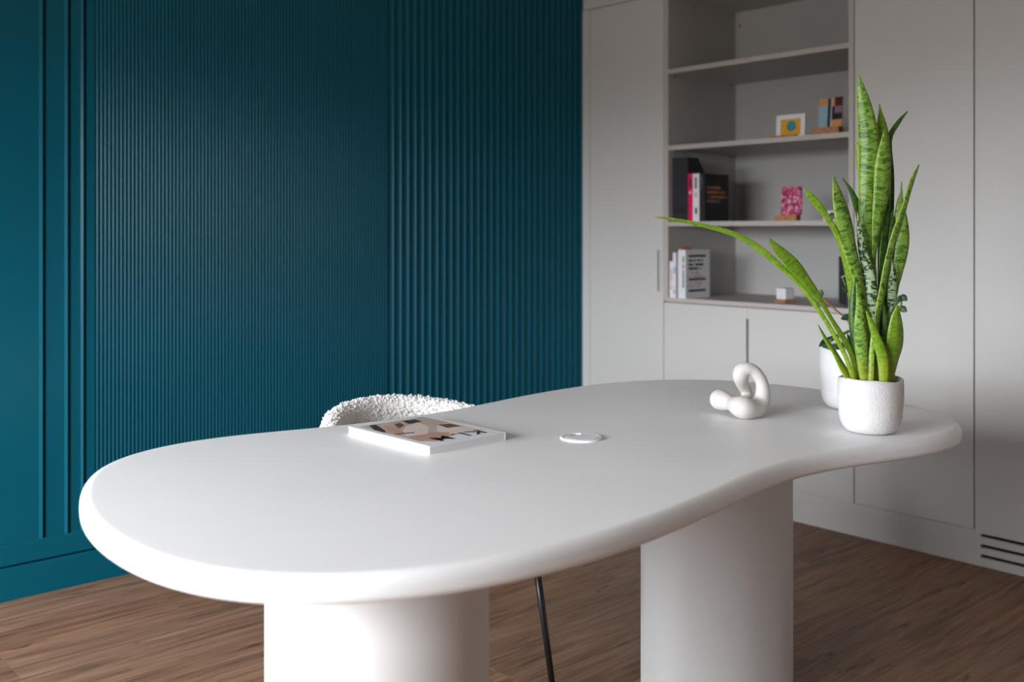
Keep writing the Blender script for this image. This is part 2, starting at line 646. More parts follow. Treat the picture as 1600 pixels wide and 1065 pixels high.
def tall_cabinet(y0, y1, label, pull=None, z0=.134):
    c = empty('tall_cabinet', (.3, (y0 + y1) / 2, 0))
    tag(c, label, 'cabinet')
    off = Matrix.Translation((-.3, -(y0 + y1) / 2, 0))
    parts = [box('carcass', (.022, y0, z0 - .02), (.56, y1, 2.41), M['cabin'], c),
             box('shadow_gap', (.0205, y0, z0), (.0219, y1, 2.41), M['handle'], c)]
    d = box('door', (0, y0 + .0010, z0 + .0008), (.02, y1 - .0010, 2.411), M['cab'], c, .0012)
    parts.append(d)
    if pull:
        yc, p0, p1 = pull
        h = boxes('handle', [((-.0015, yc - .012, p0), (.004, yc - .009, p1)), ((-.0015, yc + .010, p0), (.004, yc + .012, p1)),
                             ((-.0015, yc - .009, p0), (.004, yc + .010, p0 + .003)), ((-.0015, yc - .009, p1 - .003), (.004, yc + .010, p1))], M['cabedge'], d)
        parts.append(h)
        g_ = box('recess', (-.0008, yc + .001, p0 + .003), (.004, yc + .010, p1 - .003), M['handle'], d)
        parts.append(g_)
    for p in parts:
        p.data.transform(off)
    return c


tall_cabinet(-.5455, -.0555, 'tall plain cabinet door between the teal wall and the open bookcase', (-.519, .963, 1.166))
tall_cabinet(-2.0425, -1.5535, 'tall plain cabinet door directly right of the open bookcase')
tall_cabinet(-2.66, -2.0455, 'tall cabinet door at the right edge above the vent slots', None, .1325)

# bookcase
bk = empty('bookcase', (.3, -1.05, .92))
tag(bk, 'open built-in bookcase with grey shelves holding books and small prints', 'bookcase')
BX = Matrix.Translation((-.3, 1.05, -.92))


def bpart(name, lo, hi, mat, bevel=0, parent=bk):
    p = box(name, lo, hi, mat, parent, bevel)
    p.data.transform(BX)
    return p


YL, YR = -.575, -1.528
for ya, yb in ((YL, -.548), (-1.551, YR)):
    s = bpart('side_panel', (.003, ya, .918), (.57, yb, 2.412), M['cabin'])
    bpart('edge_band', (-.001, ya, .918), (.003, yb, 2.412), M['cabedge'], 0, s)
bpart('back_panel', (.55, YR, .918), (.57, YL, 2.412), M['cabin'])
SH = [(.916, .936), (1.281, 1.303), (1.648, 1.670), (2.018, 2.040), (2.391, 2.412)]
for z0, z1 in SH:
    s = bpart('shelf', (.003, YR, z0), (.55, YL, z1), M['cabin'])
    bpart('edge_band', (-.001, YR, z0), (.003, YL, z1), M['cabedge'], 0, s)
for (x, z) in ((.50, 2.008), (.50, 1.638), (.04, 2.008), (.04, 1.638), (.50, 1.271)):
    bpart('shelf_pin', (x - .006, YL - .010, z), (x + .006, YL, z + .010), M['handle'])
bpart('cable_hole', (.546, -.608, 2.312), (.551, -.597, 2.328), M['handle'])

# base cabinet below the bookcase
bc = empty('base_cabinet', (.3, -1.05, 0))
tag(bc, 'low two-door base cabinet under the open bookcase', 'cabinet')
o1 = Matrix.Translation((-.3, 1.05, 0))
p = box('carcass', (.022, -1.551, .114), (.56, -.548, .915), M['cabin'], bc); p.data.transform(o1)
p = box('shadow_gap', (.0205, -1.551, .134), (.0219, -.548, .913), M['handle'], bc); p.data.transform(o1)
p = notch_door('door', -1.0290, -.5490, .1342, .911, bc, (-1, .42, .861, .006)); p.data.transform(o1)
p = notch_door('door', -1.5500, -1.0300, .1342, .911, bc, (1, .42, .861, .006)); p.data.transform(o1)

# vent in the plinth at the right
vt = empty('vent_grille', (.01, -2.36, 0))
tag(vt, 'white plinth vent with three long dark horizontal slots at lower right', 'vent')
o2 = Matrix.Translation((-.01, 2.36, 0))
p = box('backing', (.0165, -2.66, .002), (.0215, -2.056, .131), M['void'], vt); p.data.transform(o2)
zc = [.039, .077, .116]
hs = .0062
edges = [0] + [v for z_ in zc for v in (z_ - hs, z_ + hs)] + [.1335]
for i in range(0, len(edges), 2):
    p = box('slat', (0, -2.66, edges[i]), (.016, -2.068, edges[i + 1]), M['cab'], vt, .001); p.data.transform(o2)
p = box('end_stile', (0, -2.068, 0), (.016, -2.0552, .1335), M['cab'], vt); p.data.transform(o2)

# ------------------------------------------------------------------ desk
DT = .043
front = [(121, 826), (142, 857), (175, 883), (196, 898), (244, 918), (286, 930), (340, 942), (400, 949.5), (482, 950), (565, 945.6), (634, 939.5),
         (702.5, 930.7), (766, 919), (829, 905), (910, 883.5), (965, 866.5), (1002, 853), (1047, 834.5), (1089, 816.5), (1130, 797), (1171, 776),
         (1207, 758.5), (1235, 748), (1264, 740), (1296, 733.4), (1332, 727.8), (1370, 722.6), (1412, 717), (1455, 711.6), (1487, 705.6)]
back = [(1516.6, 668), (1501.7, 654.8), (1476, 644.6), (1444, 635.5), (1410, 628.3), (1348, 617), (1285, 608), (1204, 598.7), (1144, 594.2), (1080, 592), (1037, 592.4),
        (969, 595.6), (910, 602), (811, 618.5), (743, 633), (680, 645), (612, 655.5), (543, 663.4), (481, 669), (418, 674.5), (340, 681.5), (268, 691.7), (220, 701.6), (175, 714.5), (148, 727), (127, 745)]


def on_plane(px, py, z):
    d = (CAMH - z) * FPX / (py - HZ)
    q = at(px, py, d)
    return (q.x, q.y)


ctl = [on_plane(px, py, DZ - DT + .005) for px, py in front] + [on_plane(px, py, DZ - .003) for px, py in back]
NP = 220


def closed_resample(P, n):
    P = [Vector(p) for p in P]
    m = len(P)
    fine_ = []
    for k in range(m):
        p0, p1, p2, p3 = P[k - 1], P[k], P[(k + 1) % m], P[(k + 2) % m]
        for s in range(16):
            f = s / 16
            fine_.append(.5 * ((2 * p1) + (p2 - p0) * f + (2 * p0 - 5 * p1 + 4 * p2 - p3) * f * f + (3 * p1 - p0 - 3 * p2 + p3) * f ** 3))
    L = [0]
    for a, b in zip(fine_, fine_[1:] + fine_[:1]):
        L.append(L[-1] + (b - a).length)
    out, j = [], 0
    for i in range(n):
        t = L[-1] * i / n
        while L[j + 1] < t:
            j += 1
        f = (t - L[j]) / max(1e-9, L[j + 1] - L[j])
        out.append(fine_[j].lerp(fine_[(j + 1) % len(fine_)], f))
    return out


OUT = closed_resample(ctl, NP)
for _ in range(30):                             # iron out tracing jitter
    OUT = [OUT[i] * .5 + (OUT[i - 1] + OUT[(i + 1) % NP]) * .25 for i in range(NP)]
OUT = closed_resample(OUT, NP)
NRM = []
for i in range(NP):
    t = (OUT[(i + 1) % NP] - OUT[i - 1]).normalized()
    NRM.append(Vector((t.y, -t.x)))
prof = []
rt, rb = .020, .014
prof += [(.045, DZ), (rt + .004, DZ)]
for k in range(9):
    a = k / 8 * PI / 2
    prof.append((rt - rt * math.sin(a), DZ - rt + rt * math.cos(a)))
zb = DZ - DT
for k in range(8):
    a = k / 7 * PI / 2
    prof.append((rb - rb * math.cos(a), zb + rb - rb * math.sin(a)))
prof += [(rb + .02, zb)]
desk = empty('desk', (-2.18, -2.05, 0))
tag(desk, 'large white bean-shaped desk on two thick round column legs', 'desk')
verts, faces = [], []
for (ins, z) in prof:
    for p_, n_ in zip(OUT, NRM):
        q = p_ - n_ * ins
        verts.append((q.x + 2.18, q.y + 2.05, z))
for k in range(len(prof) - 1):
    for i in range(NP):
        j = (i + 1) % NP
        faces.append((k * NP + i, k * NP + j, (k + 1) * NP + j, (k + 1) * NP + i))
faces.append(tuple(range(NP)))
faces.append(tuple(reversed([(len(prof) - 1) * NP + i for i in range(NP)])))
me = new_mesh('desktop', verts, faces, M['desk'], True)
bm = bmesh.new(); bm.from_mesh(me); bmesh.ops.recalc_face_normals(bm, faces=bm.faces); bm.to_mesh(me); bm.free()
link('desktop', me, desk)
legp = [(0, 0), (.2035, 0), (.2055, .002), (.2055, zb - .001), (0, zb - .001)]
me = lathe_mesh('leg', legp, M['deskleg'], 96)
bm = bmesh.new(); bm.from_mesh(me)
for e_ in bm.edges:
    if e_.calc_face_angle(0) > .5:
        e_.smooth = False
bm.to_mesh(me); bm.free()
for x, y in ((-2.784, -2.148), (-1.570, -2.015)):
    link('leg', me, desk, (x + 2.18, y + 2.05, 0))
# cable grommet let into the top
gp = on_plane(908.5, 684.5, DZ)
gr = link('cable_grommet', lathe_mesh('cable_grommet', [(.0405, .0005), (.0405, .0030), (.0420, .0042), (.0470, .0042), (.0490, .0030), (.0495, 0)], M['plastic'], 64), desk, (gp[0] + 2.18, gp[1] + 2.05, DZ))
cap = bmesh.new()
ring = []
for k in range(64):                             # round cap with a cable notch on its far-left side
    a = 2 * PI * k / 64
    ring.append((.0395 * math.cos(a), .0395 * math.sin(a)))
an = math.atan2(WY, WX) + .55
pts = []
for (x, y) in ring:
    a = math.atan2(y, x) - an
    a = (a + PI) % (2 * PI) - PI
    if abs(a) < .60:
        s = .0225 / .0395 if abs(a) < .54 else 1
        pts.append((x * s, y * s))
    else:
        pts.append((x, y))
cap.free()
c_ = prism('cap', pts, .0005, .0044, M['plastic'], gr, 'z', 0)
box('cable_hole', (-.010, -.010, .0004), (.010, .010, .0012), M['void'], gr, 0, 2, (.030 * math.cos(an), .030 * math.sin(an), 0), (0, 0, an))

# ------------------------------------------------------------------ magazine on the desk
mg = empty('magazine', (CAM.x + (-2.338 - CAM.x) * KD, CAM.y + (-1.708 - CAM.y) * KD, DZ))
tag(mg, 'thick white magazine with a beige cover photo lying on the desk', 'magazine')
mg.rotation_euler = (0, 0, .018)
mg.scale = (KD, KD, KD)
MWx, MHy, MT = .118, .163, .019
box('page_block', (-MWx + .001, -MHy + .001, .0012), (MWx - .001, MHy - .001, MT - .0012), M['pages'], mg)
cv = boxes('cover', [((-MWx, -MHy, 0), (MWx, MHy, .0012)), ((-MWx, -MHy, MT - .0012), (MWx, MHy, MT)), ((MWx - .0012, -MHy, .0012), (MWx, MHy, MT - .0012))], M['paper'], mg)
# reader sits on the +y side: the masthead runs along the -y edge, upside down from here


def flat(name, polys, z, mats, parent, dz=.00025):
    verts, faces, fm = [], [], []
    for k, (poly, mi) in enumerate(polys):
        b = len(verts)
        verts += [(x, y, z + dz * (k + 1)) for x, y in poly]
        faces.append(tuple(range(b, b + len(poly))))
        fm.append(mi)
    return link(name, new_mesh(name, verts, faces, mats, False, fm), parent)


x0, x1, y0, y1 = -.100, .100, -.142, .138
U = lambda u, v: (x0 + (x1 - x0) * u, y0 + (y1 - y0) * v)
polys = [([U(0, 0), U(1, 0), U(1, 1), U(0, 1)], 0),
         ([U(0, 0), U(1, 0), U(1, .14), U(.62, .15), U(.30, .10), U(0, .12)], 5),
         ([U(.35, .2), U(1, .16), U(1, .62), U(.72, .55)], 1),
         ([U(.75, .42), U(.95, .40), U(.96, .56), U(.80, .60)], 2),
         ([U(0, .16), U(.14, .04), U(.42, .12), U(.60, .26), U(.30, .46), U(.05, .36)], 3),
         ([U(.05, .36), U(.34, .34), U(.62, .56), U(.70, .80), U(.45, .74), U(.22, .58)], 1),
         ([U(.02, .44), U(.18, .52), U(.34, .80), U(.25, .90), U(.08, .66)], 3),
         ([U(.30, .70), U(.46, .78), U(.52, .90), U(.40, .88)], 2),
         ([U(0, .62), U(.08, .70), U(.22, .98), U(.14, 1), U(0, .78)], 4),
         ([U(.56, .80), U(.78, .82), U(.80, .94), U(.60, .95)], 4),
         ([U(.04, .50), U(.26, .44), U(.27, .47), U(.05, .53)], 4)]
flat('cover_photo', polys, MT, [M['beige'], M['beige2'], M['brownp'], M['skinp'], M['darkp'], M['paper']], mg, .00004)


def text_mesh(name, s, size, mat, extrude=.0002, bold=.0004):
    cu = bpy.data.curves.new('t', 'FONT')
    cu.body = s
    cu.size = size
    cu.extrude = extrude
    cu.offset = bold
    ob = bpy.data.objects.new('t', cu)
    COL.objects.link(ob)
    dg = bpy.context.evaluated_depsgraph_get()
    me = bpy.data.meshes.new_from_object(ob.evaluated_get(dg))
    me.name = name
    bpy.data.objects.remove(ob)
    me.materials.clear()
    me.materials.append(mat)
    return me


for ch, xx in (('K', .086), ('I', .037), ('.', .012), ('M', -.016)):
    l_ = link('masthead_letter', text_mesh('masthead_letter', ch, .066, M['blackink']), mg, (xx, -.094, MT + .0008), (0, 0, PI))
    l_.scale = (1.0, .95, 1)

# ------------------------------------------------------------------ boucle chair behind the desk
ch = empty('chair', (-2.175, -1.49, 0))
tag(ch, 'white boucle tub chair with black legs tucked behind the desk', 'chair')
NA, NR = 250, 150
Rm, TH = .243, .052
verts, faces = [], []
A0, A1 = math.radians(-118), math.radians(118)
ztop0, zbot = .772, .40
for i in range(NA + 1):
    th = A0 + (A1 - A0) * i / NA
    e_ = min(1, min(i, NA - i) / 10)
    zt = ztop0 - .05 * (1 - math.cos(th)) - .02 * (1 - e_) ** 2
    hh = zt - zbot
    half = TH / 2 * (0.35 + .65 * math.sqrt(max(0, 1 - (1 - e_) ** 2)))
    rc = half
    straight = hh - 2 * rc
    per = 2 * straight + 2 * PI * rc
    for k in range(NR):
        s = per * k / NR
        if s < straight:
            o_, z, nn = half, zbot + rc + s, (1, 0)
        elif s < straight + PI * rc:
            a = (s - straight) / rc
            o_, z, nn = rc * math.cos(a), zt - rc + rc * math.sin(a), (math.cos(a), math.sin(a))
        elif s < 2 * straight + PI * rc:
            o_, z, nn = -half, zt - rc - (s - straight - PI * rc), (-1, 0)
        else:
            a = PI + (s - 2 * straight - PI * rc) / rc
            o_, z, nn = rc * math.cos(a), zbot + rc + rc * math.sin(a), (math.cos(a), math.sin(a))
        lean = (z - .5) * .04
        r = Rm + o_ + lean
        p_ = Vector((r * math.sin(th), r * math.cos(th), z))
        n_ = Vector((nn[0] * math.sin(th), nn[0] * math.cos(th), nn[1]))
        vd = noise.voronoi(p_ * 110)[0][0]
        p_ += n_ * (.0055 * (1 - 1.3 * vd) + .002 * noise.noise(p_ * 230))
        verts.append(p_)
for i in range(NA):
    for k in range(NR):
        j = (k + 1) % NR
        faces.append((i * NR + k, i * NR + j, (i + 1) * NR + j, (i + 1) * NR + k))
faces.append(tuple(range(NR)))
faces.append(tuple(NA * NR + k for k in range(NR)))
me = new_mesh('backrest', verts, faces, M['boucle'], True)
bm = bmesh.new(); bm.from_mesh(me); bmesh.ops.recalc_face_normals(bm, faces=bm.faces); bm.to_mesh(me); bm.free()
link('backrest', me, ch)
# the looped pile of the boucle on the upper part of the shell
ico = bmesh.new()
bmesh.ops.create_icosphere(ico, subdivisions=1, radius=1)
iv = [v.co.copy() for v in ico.verts]
ico.verts.index_update()
ifc = [tuple(v.index for v in f_.verts) for f_ in ico.faces]
ico.free()
prng = random.Random(5)
pv, pf_ = [], []
for i in range(NA + 1):
    for k in range(NR):
        q = verts[i * NR + k]
        if q.z < .60 or prng.random() > .42:
            continue
        c0 = q + Vector((prng.uniform(-.002, .002), prng.uniform(-.002, .002), prng.uniform(-.002, .002)))
        sx_, sy_, sz_ = (prng.uniform(.0022, .0038) for _ in range(3))
        rot = Matrix.Rotation(prng.uniform(0, 6.28), 3, 'Z') @ Matrix.Rotation(prng.uniform(0, 3.1), 3, 'X')
        b_ = len(pv)
        pv += [c0 + rot @ Vector((v.x * sx_, v.y * sy_, v.z * sz_)) for v in iv]
        pf_ += [(a_ + b_, c__ + b_, d_ + b_) for a_, c__, d_ in ifc]
tag(link('boucle_pile', new_mesh('boucle_pile', pv, pf_, M['boucle'], True), ch), kind='stuff')
sp = [(0, .395), (.225, .395), (.245, .41), (.248, .44), (.238, .468), (.20, .482), (.1, .488), (0, .49)]
link('seat', lathe_mesh('seat', sp, M['boucle'], 64), ch)
for sx in (-1, 1):
    for sy in (-1, 1):
        tube('leg', [(Vector((sx * .215, sy * .208, .40)), .0105), (Vector((sx * .252, sy * .246, 0)), .0085)], M['black'], ch, 14)

# ------------------------------------------------------------------ ceramic sculpture
chain = [(1125, 625.5, 2.83, .0290), (1131, 627.5, 2.815, .0265), (1143, 631.5, 2.785, .0195), (1151, 635, 2.76, .0245), (1161, 638, 2.745, .0310), (1174, 640, 2.757, .0265),
         (1184, 638, 2.772, .0245), (1190.5, 628, 2.785, .0225), (1192, 614, 2.79, .0205), (1190.5, 599, 2.79, .0175), (1184, 587, 2.79, .0168), (1176, 579.5, 2.79, .0168),
         (1167, 577.5, 2.79, .0185), (1159, 581, 2.795, .0220), (1157, 589, 2.80, .0215), (1159, 600, 2.815, .0175), (1165, 610, 2.83, .0165), (1167, 620, 2.83, .0165),
         (1163, 629, 2.81, .017), (1166, 637, 2.78, .019)]
cs = catmull(chain, 76)
pts = [(at(a, b, c * KD), r * KD) for a, b, c, r in cs]
base = Vector((*at(1163, 640, 2.78 * KD).xy, DZ))
pts = [(p_ - base, r) for p_, r in pts]
lowest = min(p_.z - r for p_, r in pts)
bm = bmesh.new()
for p_, r in pts:
    bmesh.ops.create_icosphere(bm, subdivisions=3, radius=r, matrix=Matrix.Translation(p_))
sc_ = link('sculpture', bm_mesh('sculpture', bm, M['ceramic'], True), None, (base.x, base.y, DZ - lowest - .0005))
tag(sc_, 'cream ceramic looped knot sculpture standing on the desk', 'sculpture')
md = sc_.modifiers.new('remesh', 'REMESH'); md.mode = 'VOXEL'; md.voxel_size = .0024; md.use_smooth_shade = True
md = sc_.modifiers.new('smooth', 'SMOOTH'); md.iterations = 10; md.factor = .5

# ------------------------------------------------------------------ potted plants
def pot_profile(R, H, t=.006, rb=.045, base=.5):
    pr = [(0, 0.0015), (R * base, 0.0015), (R * base + .003, 0)]
    fl = R * .62
    k0 = (R - .003)
    n = 10
    for i in range(n + 1):
        a = i / n * PI / 2
        pr.append((fl + (k0 - fl) * math.sin(a), .003 + .048 * (1 - math.cos(a))))
    pr += [(R, H * .62), (R * .995, H * .85), (R * .985, H - .002), (R * .985 - t * .5, H), (R * .985 - t, H - .002), (R - t * 1.3, H * .8), (R - t * 1.6, H * .5)]
    return pr


def wob(seed, amp, H):
    def f(a, r, z):
        s = z / H
        return r * (1 + amp * .35 * math.sin(2 * a + seed)), z + (amp * .12 * math.sin(2 * a + seed * 2) + amp * .05 * math.sin(5 * a + seed)) * s ** 4
    return f


def leaf_mesh(name, L, b0, b1, psi, mat, d0, origin, seg=20, fold=.28, arch=0.0):
    """L: (px, py, width px) base -> tip at depth d0 + b; psi turns the blade about its midrib"""
    P = catmull(L, seg)
    n = len(P)
    mid, wid = [], []
    for i, (px, py, w) in enumerate(P):
        f = i / (n - 1)
        d = d0 + b0 * KD + (b1 - b0) * f + arch * math.sin(PI * f)
        mid.append(at(px, py, d) - origin)
        wid.append(max(w, .25) * d / FPX)
    fwd = Vector((WX, WY, 0))
    verts, faces, uvs = [], [], []
    us = [-1, -.6, -.2, 0, .2, .6, 1]
    v = 0
    for i in range(n):
        if i:
            v += (mid[i] - mid[i - 1]).length
        t = (mid[min(i + 1, n - 1)] - mid[max(i - 1, 0)]).normalized()
        s = t.cross(fwd).normalized()
        nn = s.cross(t).normalized()
        side = (s * math.cos(psi) + nn * math.sin(psi)).normalized()
        nrm = side.cross(t).normalized()
        w = wid[i] / max(.45, math.cos(psi)) / 2
        for u in us:
            verts.append(mid[i] + side * (w * u) + nrm * (w * fold * abs(u) ** 1.5))
            uvs.append(((u + 1) / 2, v))
    m = len(us)
    for i in range(n - 1):
        for k in range(m - 1):
            faces.append((i * m + k, i * m + k + 1, (i + 1) * m + k + 1, (i + 1) * m + k))
    me = new_mesh(name, verts, faces, mat, True)
    ul = me.uv_layers.new(name='UVMap')
    for lp in me.loops:
        ul.data[lp.index].uv = uvs[lp.vertex_index]
    return me


def solid(ob, t):
    md = ob.modifiers.new('thickness', 'SOLIDIFY')
    md.thickness = t
    md.offset = 0
    return ob


D1 = 2.578 * KD
pc = on_plane(1360, 674.5, DZ)
P1 = Vector((pc[0], pc[1], DZ))
sp_ = empty('snake_plant', P1)
tag(sp_, 'tall snake plant with banded upright leaves in a white ceramic pot', 'plant')
PH = .139 * KD
link('pot', lathe_mesh('pot', pot_profile(.0808 * KD, PH), M['pot'], 80, wob(.8, .022, PH)), sp_)
link('soil', lathe_mesh('soil', [(0, .110), (.04, .111), (.070, .108)], M['soil'], 32), sp_)
# (points base->tip, depth offset at base, at tip, blade turn, kind)
LV = [
    ([(1366, 600, 12), (1362, 480, 14), (1355, 390, 17), (1353, 320, 20), (1357, 250, 28), (1357, 215, 29), (1351, 170, 22), (1345.5, 140, 12), (1342, 117, 1)], .0, .01, .35, 'mid'),
    ([(1368, 600, 10), (1366, 450, 8), (1366, 402, 7), (1368, 375, 10), (1370.5, 350, 15), (1375, 325, 22), (1379, 300, 26), (1381, 265, 27), (1383, 235, 21), (1382, 202, 1)], .0, -.02, -.15, 'mid'),
    ([(1375, 600, 10), (1380, 400, 16), (1381, 300, 22), (1380, 220, 20), (1378, 195, 15), (1375.5, 175, 5), (1374, 162, 1)], .02, .03, .1, 'bright'),
    ([(1378, 600, 8), (1386, 400, 11), (1390, 330, 10), (1392, 275, 8), (1389, 220, 7), (1402, 193, 6), (1418, 174, 1)], .03, .06, .6, 'dark'),
    ([(1358, 600, 8), (1352, 400, 10), (1349, 320, 9), (1346, 285, 7), (1344, 255, 10), (1341, 237, 7), (1339, 222, 1)], .02, .04, .5, 'bright'),
    ([(1358, 600, 10), (1351, 500, 13), (1345, 455, 16), (1340, 430, 18), (1335, 410, 20), (1328, 384, 24), (1322, 357, 28), (1316, 330, 25), (1309, 303, 16), (1302, 274, 1)], -.02, -.05, -.2, 'mid'),
    ([(1352, 600, 8), (1340, 520, 9), (1331, 460, 9), (1326, 430, 9), (1317, 393, 8), (1306, 364, 7), (1292, 339, 8), (1277, 320, 11), (1265, 305, 8), (1255, 294, 1)], -.01, -.06, .6, 'bright'),
    ([(1336, 600, 7), (1322, 558, 6), (1302, 521, 6), (1283, 490, 6), (1255, 451, 6), (1228, 424, 7.5), (1198, 398, 9.5), (1172, 379, 9), (1145, 365, 7.5), (1094, 351, 5.5), (1044, 341, 3.5), (1024, 339, 1)], -.045, -.12, .5, 'bright'),
    ([(1344, 600, 8), (1330, 552, 8), (1315, 524, 8), (1297, 495, 6), (1285, 474, 7), (1272, 456, 13), (1256, 437, 19), (1239, 414, 21), (1219, 393, 15), (1207, 380, 8), (1201, 371, 1)], -.035, -.05, .2, 'bright'),
    ([(1335, 600, 12), (1325, 585, 13), (1315, 569, 11), (1305, 551, 8), (1291, 530, 6), (1278, 507, 1)], -.03, -.05, -.5, 'bright'),
    ([(1364, 600, 9), (1366, 500, 11), (1363, 470, 16), (1360, 445, 19), (1354, 415, 16), (1348, 390, 13), (1343, 360, 8), (1340, 331, 1)], -.025, -.02, .3, 'pale'),
    ([(1360, 600, 8), (1352, 420, 13), (1346, 345, 13), (1337, 315, 10), (1327, 293, 5), (1316, 278, 1)], .02, .03, .3, 'dark'),
    ([(1372, 600, 9), (1371, 510, 9), (1375, 480, 12), (1381, 448, 12), (1384, 425, 10), (1391, 398, 12), (1400.5, 366, 14), (1411, 334, 11), (1418, 309, 9), (1426, 282, 9), (1436, 257, 1)], -.03, -.03, -.5, 'mid'),
    ([(1385, 600, 8), (1396, 470, 9), (1402, 430, 14), (1406, 402, 21), (1409, 375, 23), (1408, 348, 21), (1406.5, 320, 12), (1408, 302, 4), (1408.5, 284, 1)], .01, .02, .2, 'mid'),
    ([(1386, 600, 10), (1391, 510, 11), (1394, 480, 14), (1395, 455, 15), (1396, 430, 11), (1397, 411, 1)], -.005, -.01, -.1, 'pale'),
    ([(1391, 600, 8), (1396, 563, 20), (1400, 540, 28), (1401.5, 518, 27), (1401.5, 495, 17), (1402.5, 476, 2)], -.035, -.045, -.25, 'bright'),
    ([(1352, 600, 12), (1348, 561, 18), (1346, 533, 20), (1344, 504, 17), (1343, 476, 10), (1338, 441, 1)], -.05, -.045, .1, 'mid'),
    ([(1346, 600, 8), (1337, 540, 12), (1333, 500, 12), (1333, 470, 10), (1335, 445, 6), (1338, 425, 1)], -.035, -.03, .4, 'dark'),
    ([(1381, 600, 13), (1381, 572, 16), (1377.7, 551, 16), (1370, 529, 13), (1362.7, 508, 9), (1353, 485, 1)], -.06, -.06, .2, 'bright'),
    ([(1361, 600, 8), (1362, 560, 8), (1363, 535, 6), (1363, 512, 1)], -.055, -.05, .3, 'mid'),
    ([(1368, 600, 8), (1369, 565, 8), (1369.5, 545, 6), (1369, 530, 1)], -.045, -.04, -.2, 'dark'),
    ([(1384, 600, 8), (1384.5, 540, 8), (1383, 500, 8), (1380.5, 470, 1)], -.02, -.02, .3, 'dark'),
    ([(1378, 600, 9), (1384, 440, 12), (1389, 390, 12), (1392, 355, 10), (1395, 327, 1)], .01, .02, .3, 'dark'),
    ([(1376, 600, 9), (1379, 430, 12), (1383, 370, 12), (1388, 330, 9), (1390, 300, 1)], .005, .01, -.4, 'dark'),
    ([(1364, 600, 8), (1364, 440, 12), (1360, 395, 10), (1358, 370, 9), (1357, 352, 1)], .005, .01, .2, 'dark'),
    ([(1343, 600, 9), (1336, 556, 11), (1329, 536, 9), (1324, 521, 1)], -.02, -.02, .2, 'dark'),
]
for L, b0, b1, psi, kind in LV:
    solid(link('leaf', leaf_mesh('leaf', L, b0, b1, psi, LEAF[kind], D1, P1, 22), sp_), .0018)

# second pot behind
pc2 = on_plane(1328, 637.5, DZ)
P2 = Vector((pc2[0], pc2[1], DZ))
D2 = FPX * (CAMH - DZ) / (637.5 - HZ)
rp = empty('succulent_plant', P2)
tag(rp, 'small dark-leaved succulent in a white pot behind the snake plant', 'plant')
PH2 = .178 * KD
link('pot', lathe_mesh('pot', pot_profile(.0835 * KD, PH2), M['pot'], 80, wob(2.2, .015, PH2)), rp)
link('soil', lathe_mesh('soil', [(0, .150), (.04, .151), (.073, .147)], M['soil'], 32), rp)
stems = [([(1335, 560), (1328, 507), (1308, 486), (1283, 464)], 0, -.02, 'stem', .0028), ([(1340, 560), (1345, 500), (1335, 470), (1322, 452)], .01, .0, 'stemgreen', .0024),
         ([(1335, 560), (1330, 518), (1312, 525), (1296, 532)], -.02, -.05, 'stemgreen', .0026), ([(1350, 560), (1385, 510), (1405, 485), (1409, 466)], .01, .03, 'stemgreen', .0026),
         ([(1340, 560), (1330, 500), (1325, 460), (1316, 432)], .015, .015, 'stemgreen', .0022)]
for P, b0, b1, mk, r in stems:
    c4 = catmull([(a_, b_, b0 + (b1 - b0) * i / (len(P) - 1)) for i, (a_, b_) in enumerate(P)], 14)
    tube('stem', [(at(a_, b_, D2 + k_) - P2, r) for a_, b_, k_ in c4], M[mk], rp, 8)
SL = [([(1283, 464, 2), (1283.5, 460, 6), (1283, 456, 7), (1284, 452, 1)], -.02, -.02, .2),
      ([(1330, 454, 2), (1326, 453, 8), (1321, 451, 10), (1316, 450, 1)], .0, -.01, .3),
      ([(1314, 434, 2), (1318, 432, 4), (1322, 430, 1)], .01, .0, .3),
      ([(1330, 494, 3), (1325, 495, 9), (1320, 496, 9), (1314, 498, 1)], -.01, -.02, .3),
      ([(1327, 517, 3), (1312, 524, 6), (1298, 530, 9), (1287, 535, 10), (1280, 541, 2)], -.03, -.06, .5),
      ([(1326, 538, 3), (1314, 540, 10), (1302, 543, 10), (1285, 541, 2)], -.05, -.07, .6),
      ([(1405, 470, 2), (1409, 466, 9), (1413, 465, 10), (1417, 470, 1)], .03, .02, .2),
      ([(1405, 478, 2), (1409, 481, 9), (1413, 484, 9), (1417, 487, 1)], .03, .02, -.2),
      ([(1400, 476, 2), (1404, 468, 6), (1405, 461, 1)], .03, .02, .3),
      ([(1328, 505, 2), (1334, 492, 8), (1338, 482, 1)], .0, .0, .3)]
for L, b0, b1, psi in SL:
    solid(link('leaf', leaf_mesh('leaf', L, b0, b1, psi, LEAF['succ'], D2, P2, 12, .2), rp), .0022)

# ------------------------------------------------------------------ things on the shelves
S1, S2, S3 = .936, 1.303, 1.670


def print_marks(name, lst, mats, parent):
    """thin printed bars: (lo, hi, material index)"""
    verts, faces, fm = [], [], []
    for lo, hi, mi in lst:
        b = len(verts)
        for x in (lo[0], hi[0]):
            for y in (lo[1], hi[1]):
                for z in (lo[2], hi[2]):
                    verts.append((x, y, z))
        faces += [tuple(b + q for q in f_) for f_ in ((0, 1, 3, 2), (4, 6, 7, 5), (0, 4, 5, 1), (2, 3, 7, 6), (0, 2, 6, 4), (1, 5, 7, 3))]
        fm += [mi] * 6
    return tag(link(name, new_mesh(name, verts, faces, mats, False, fm), parent), kind='stuff')


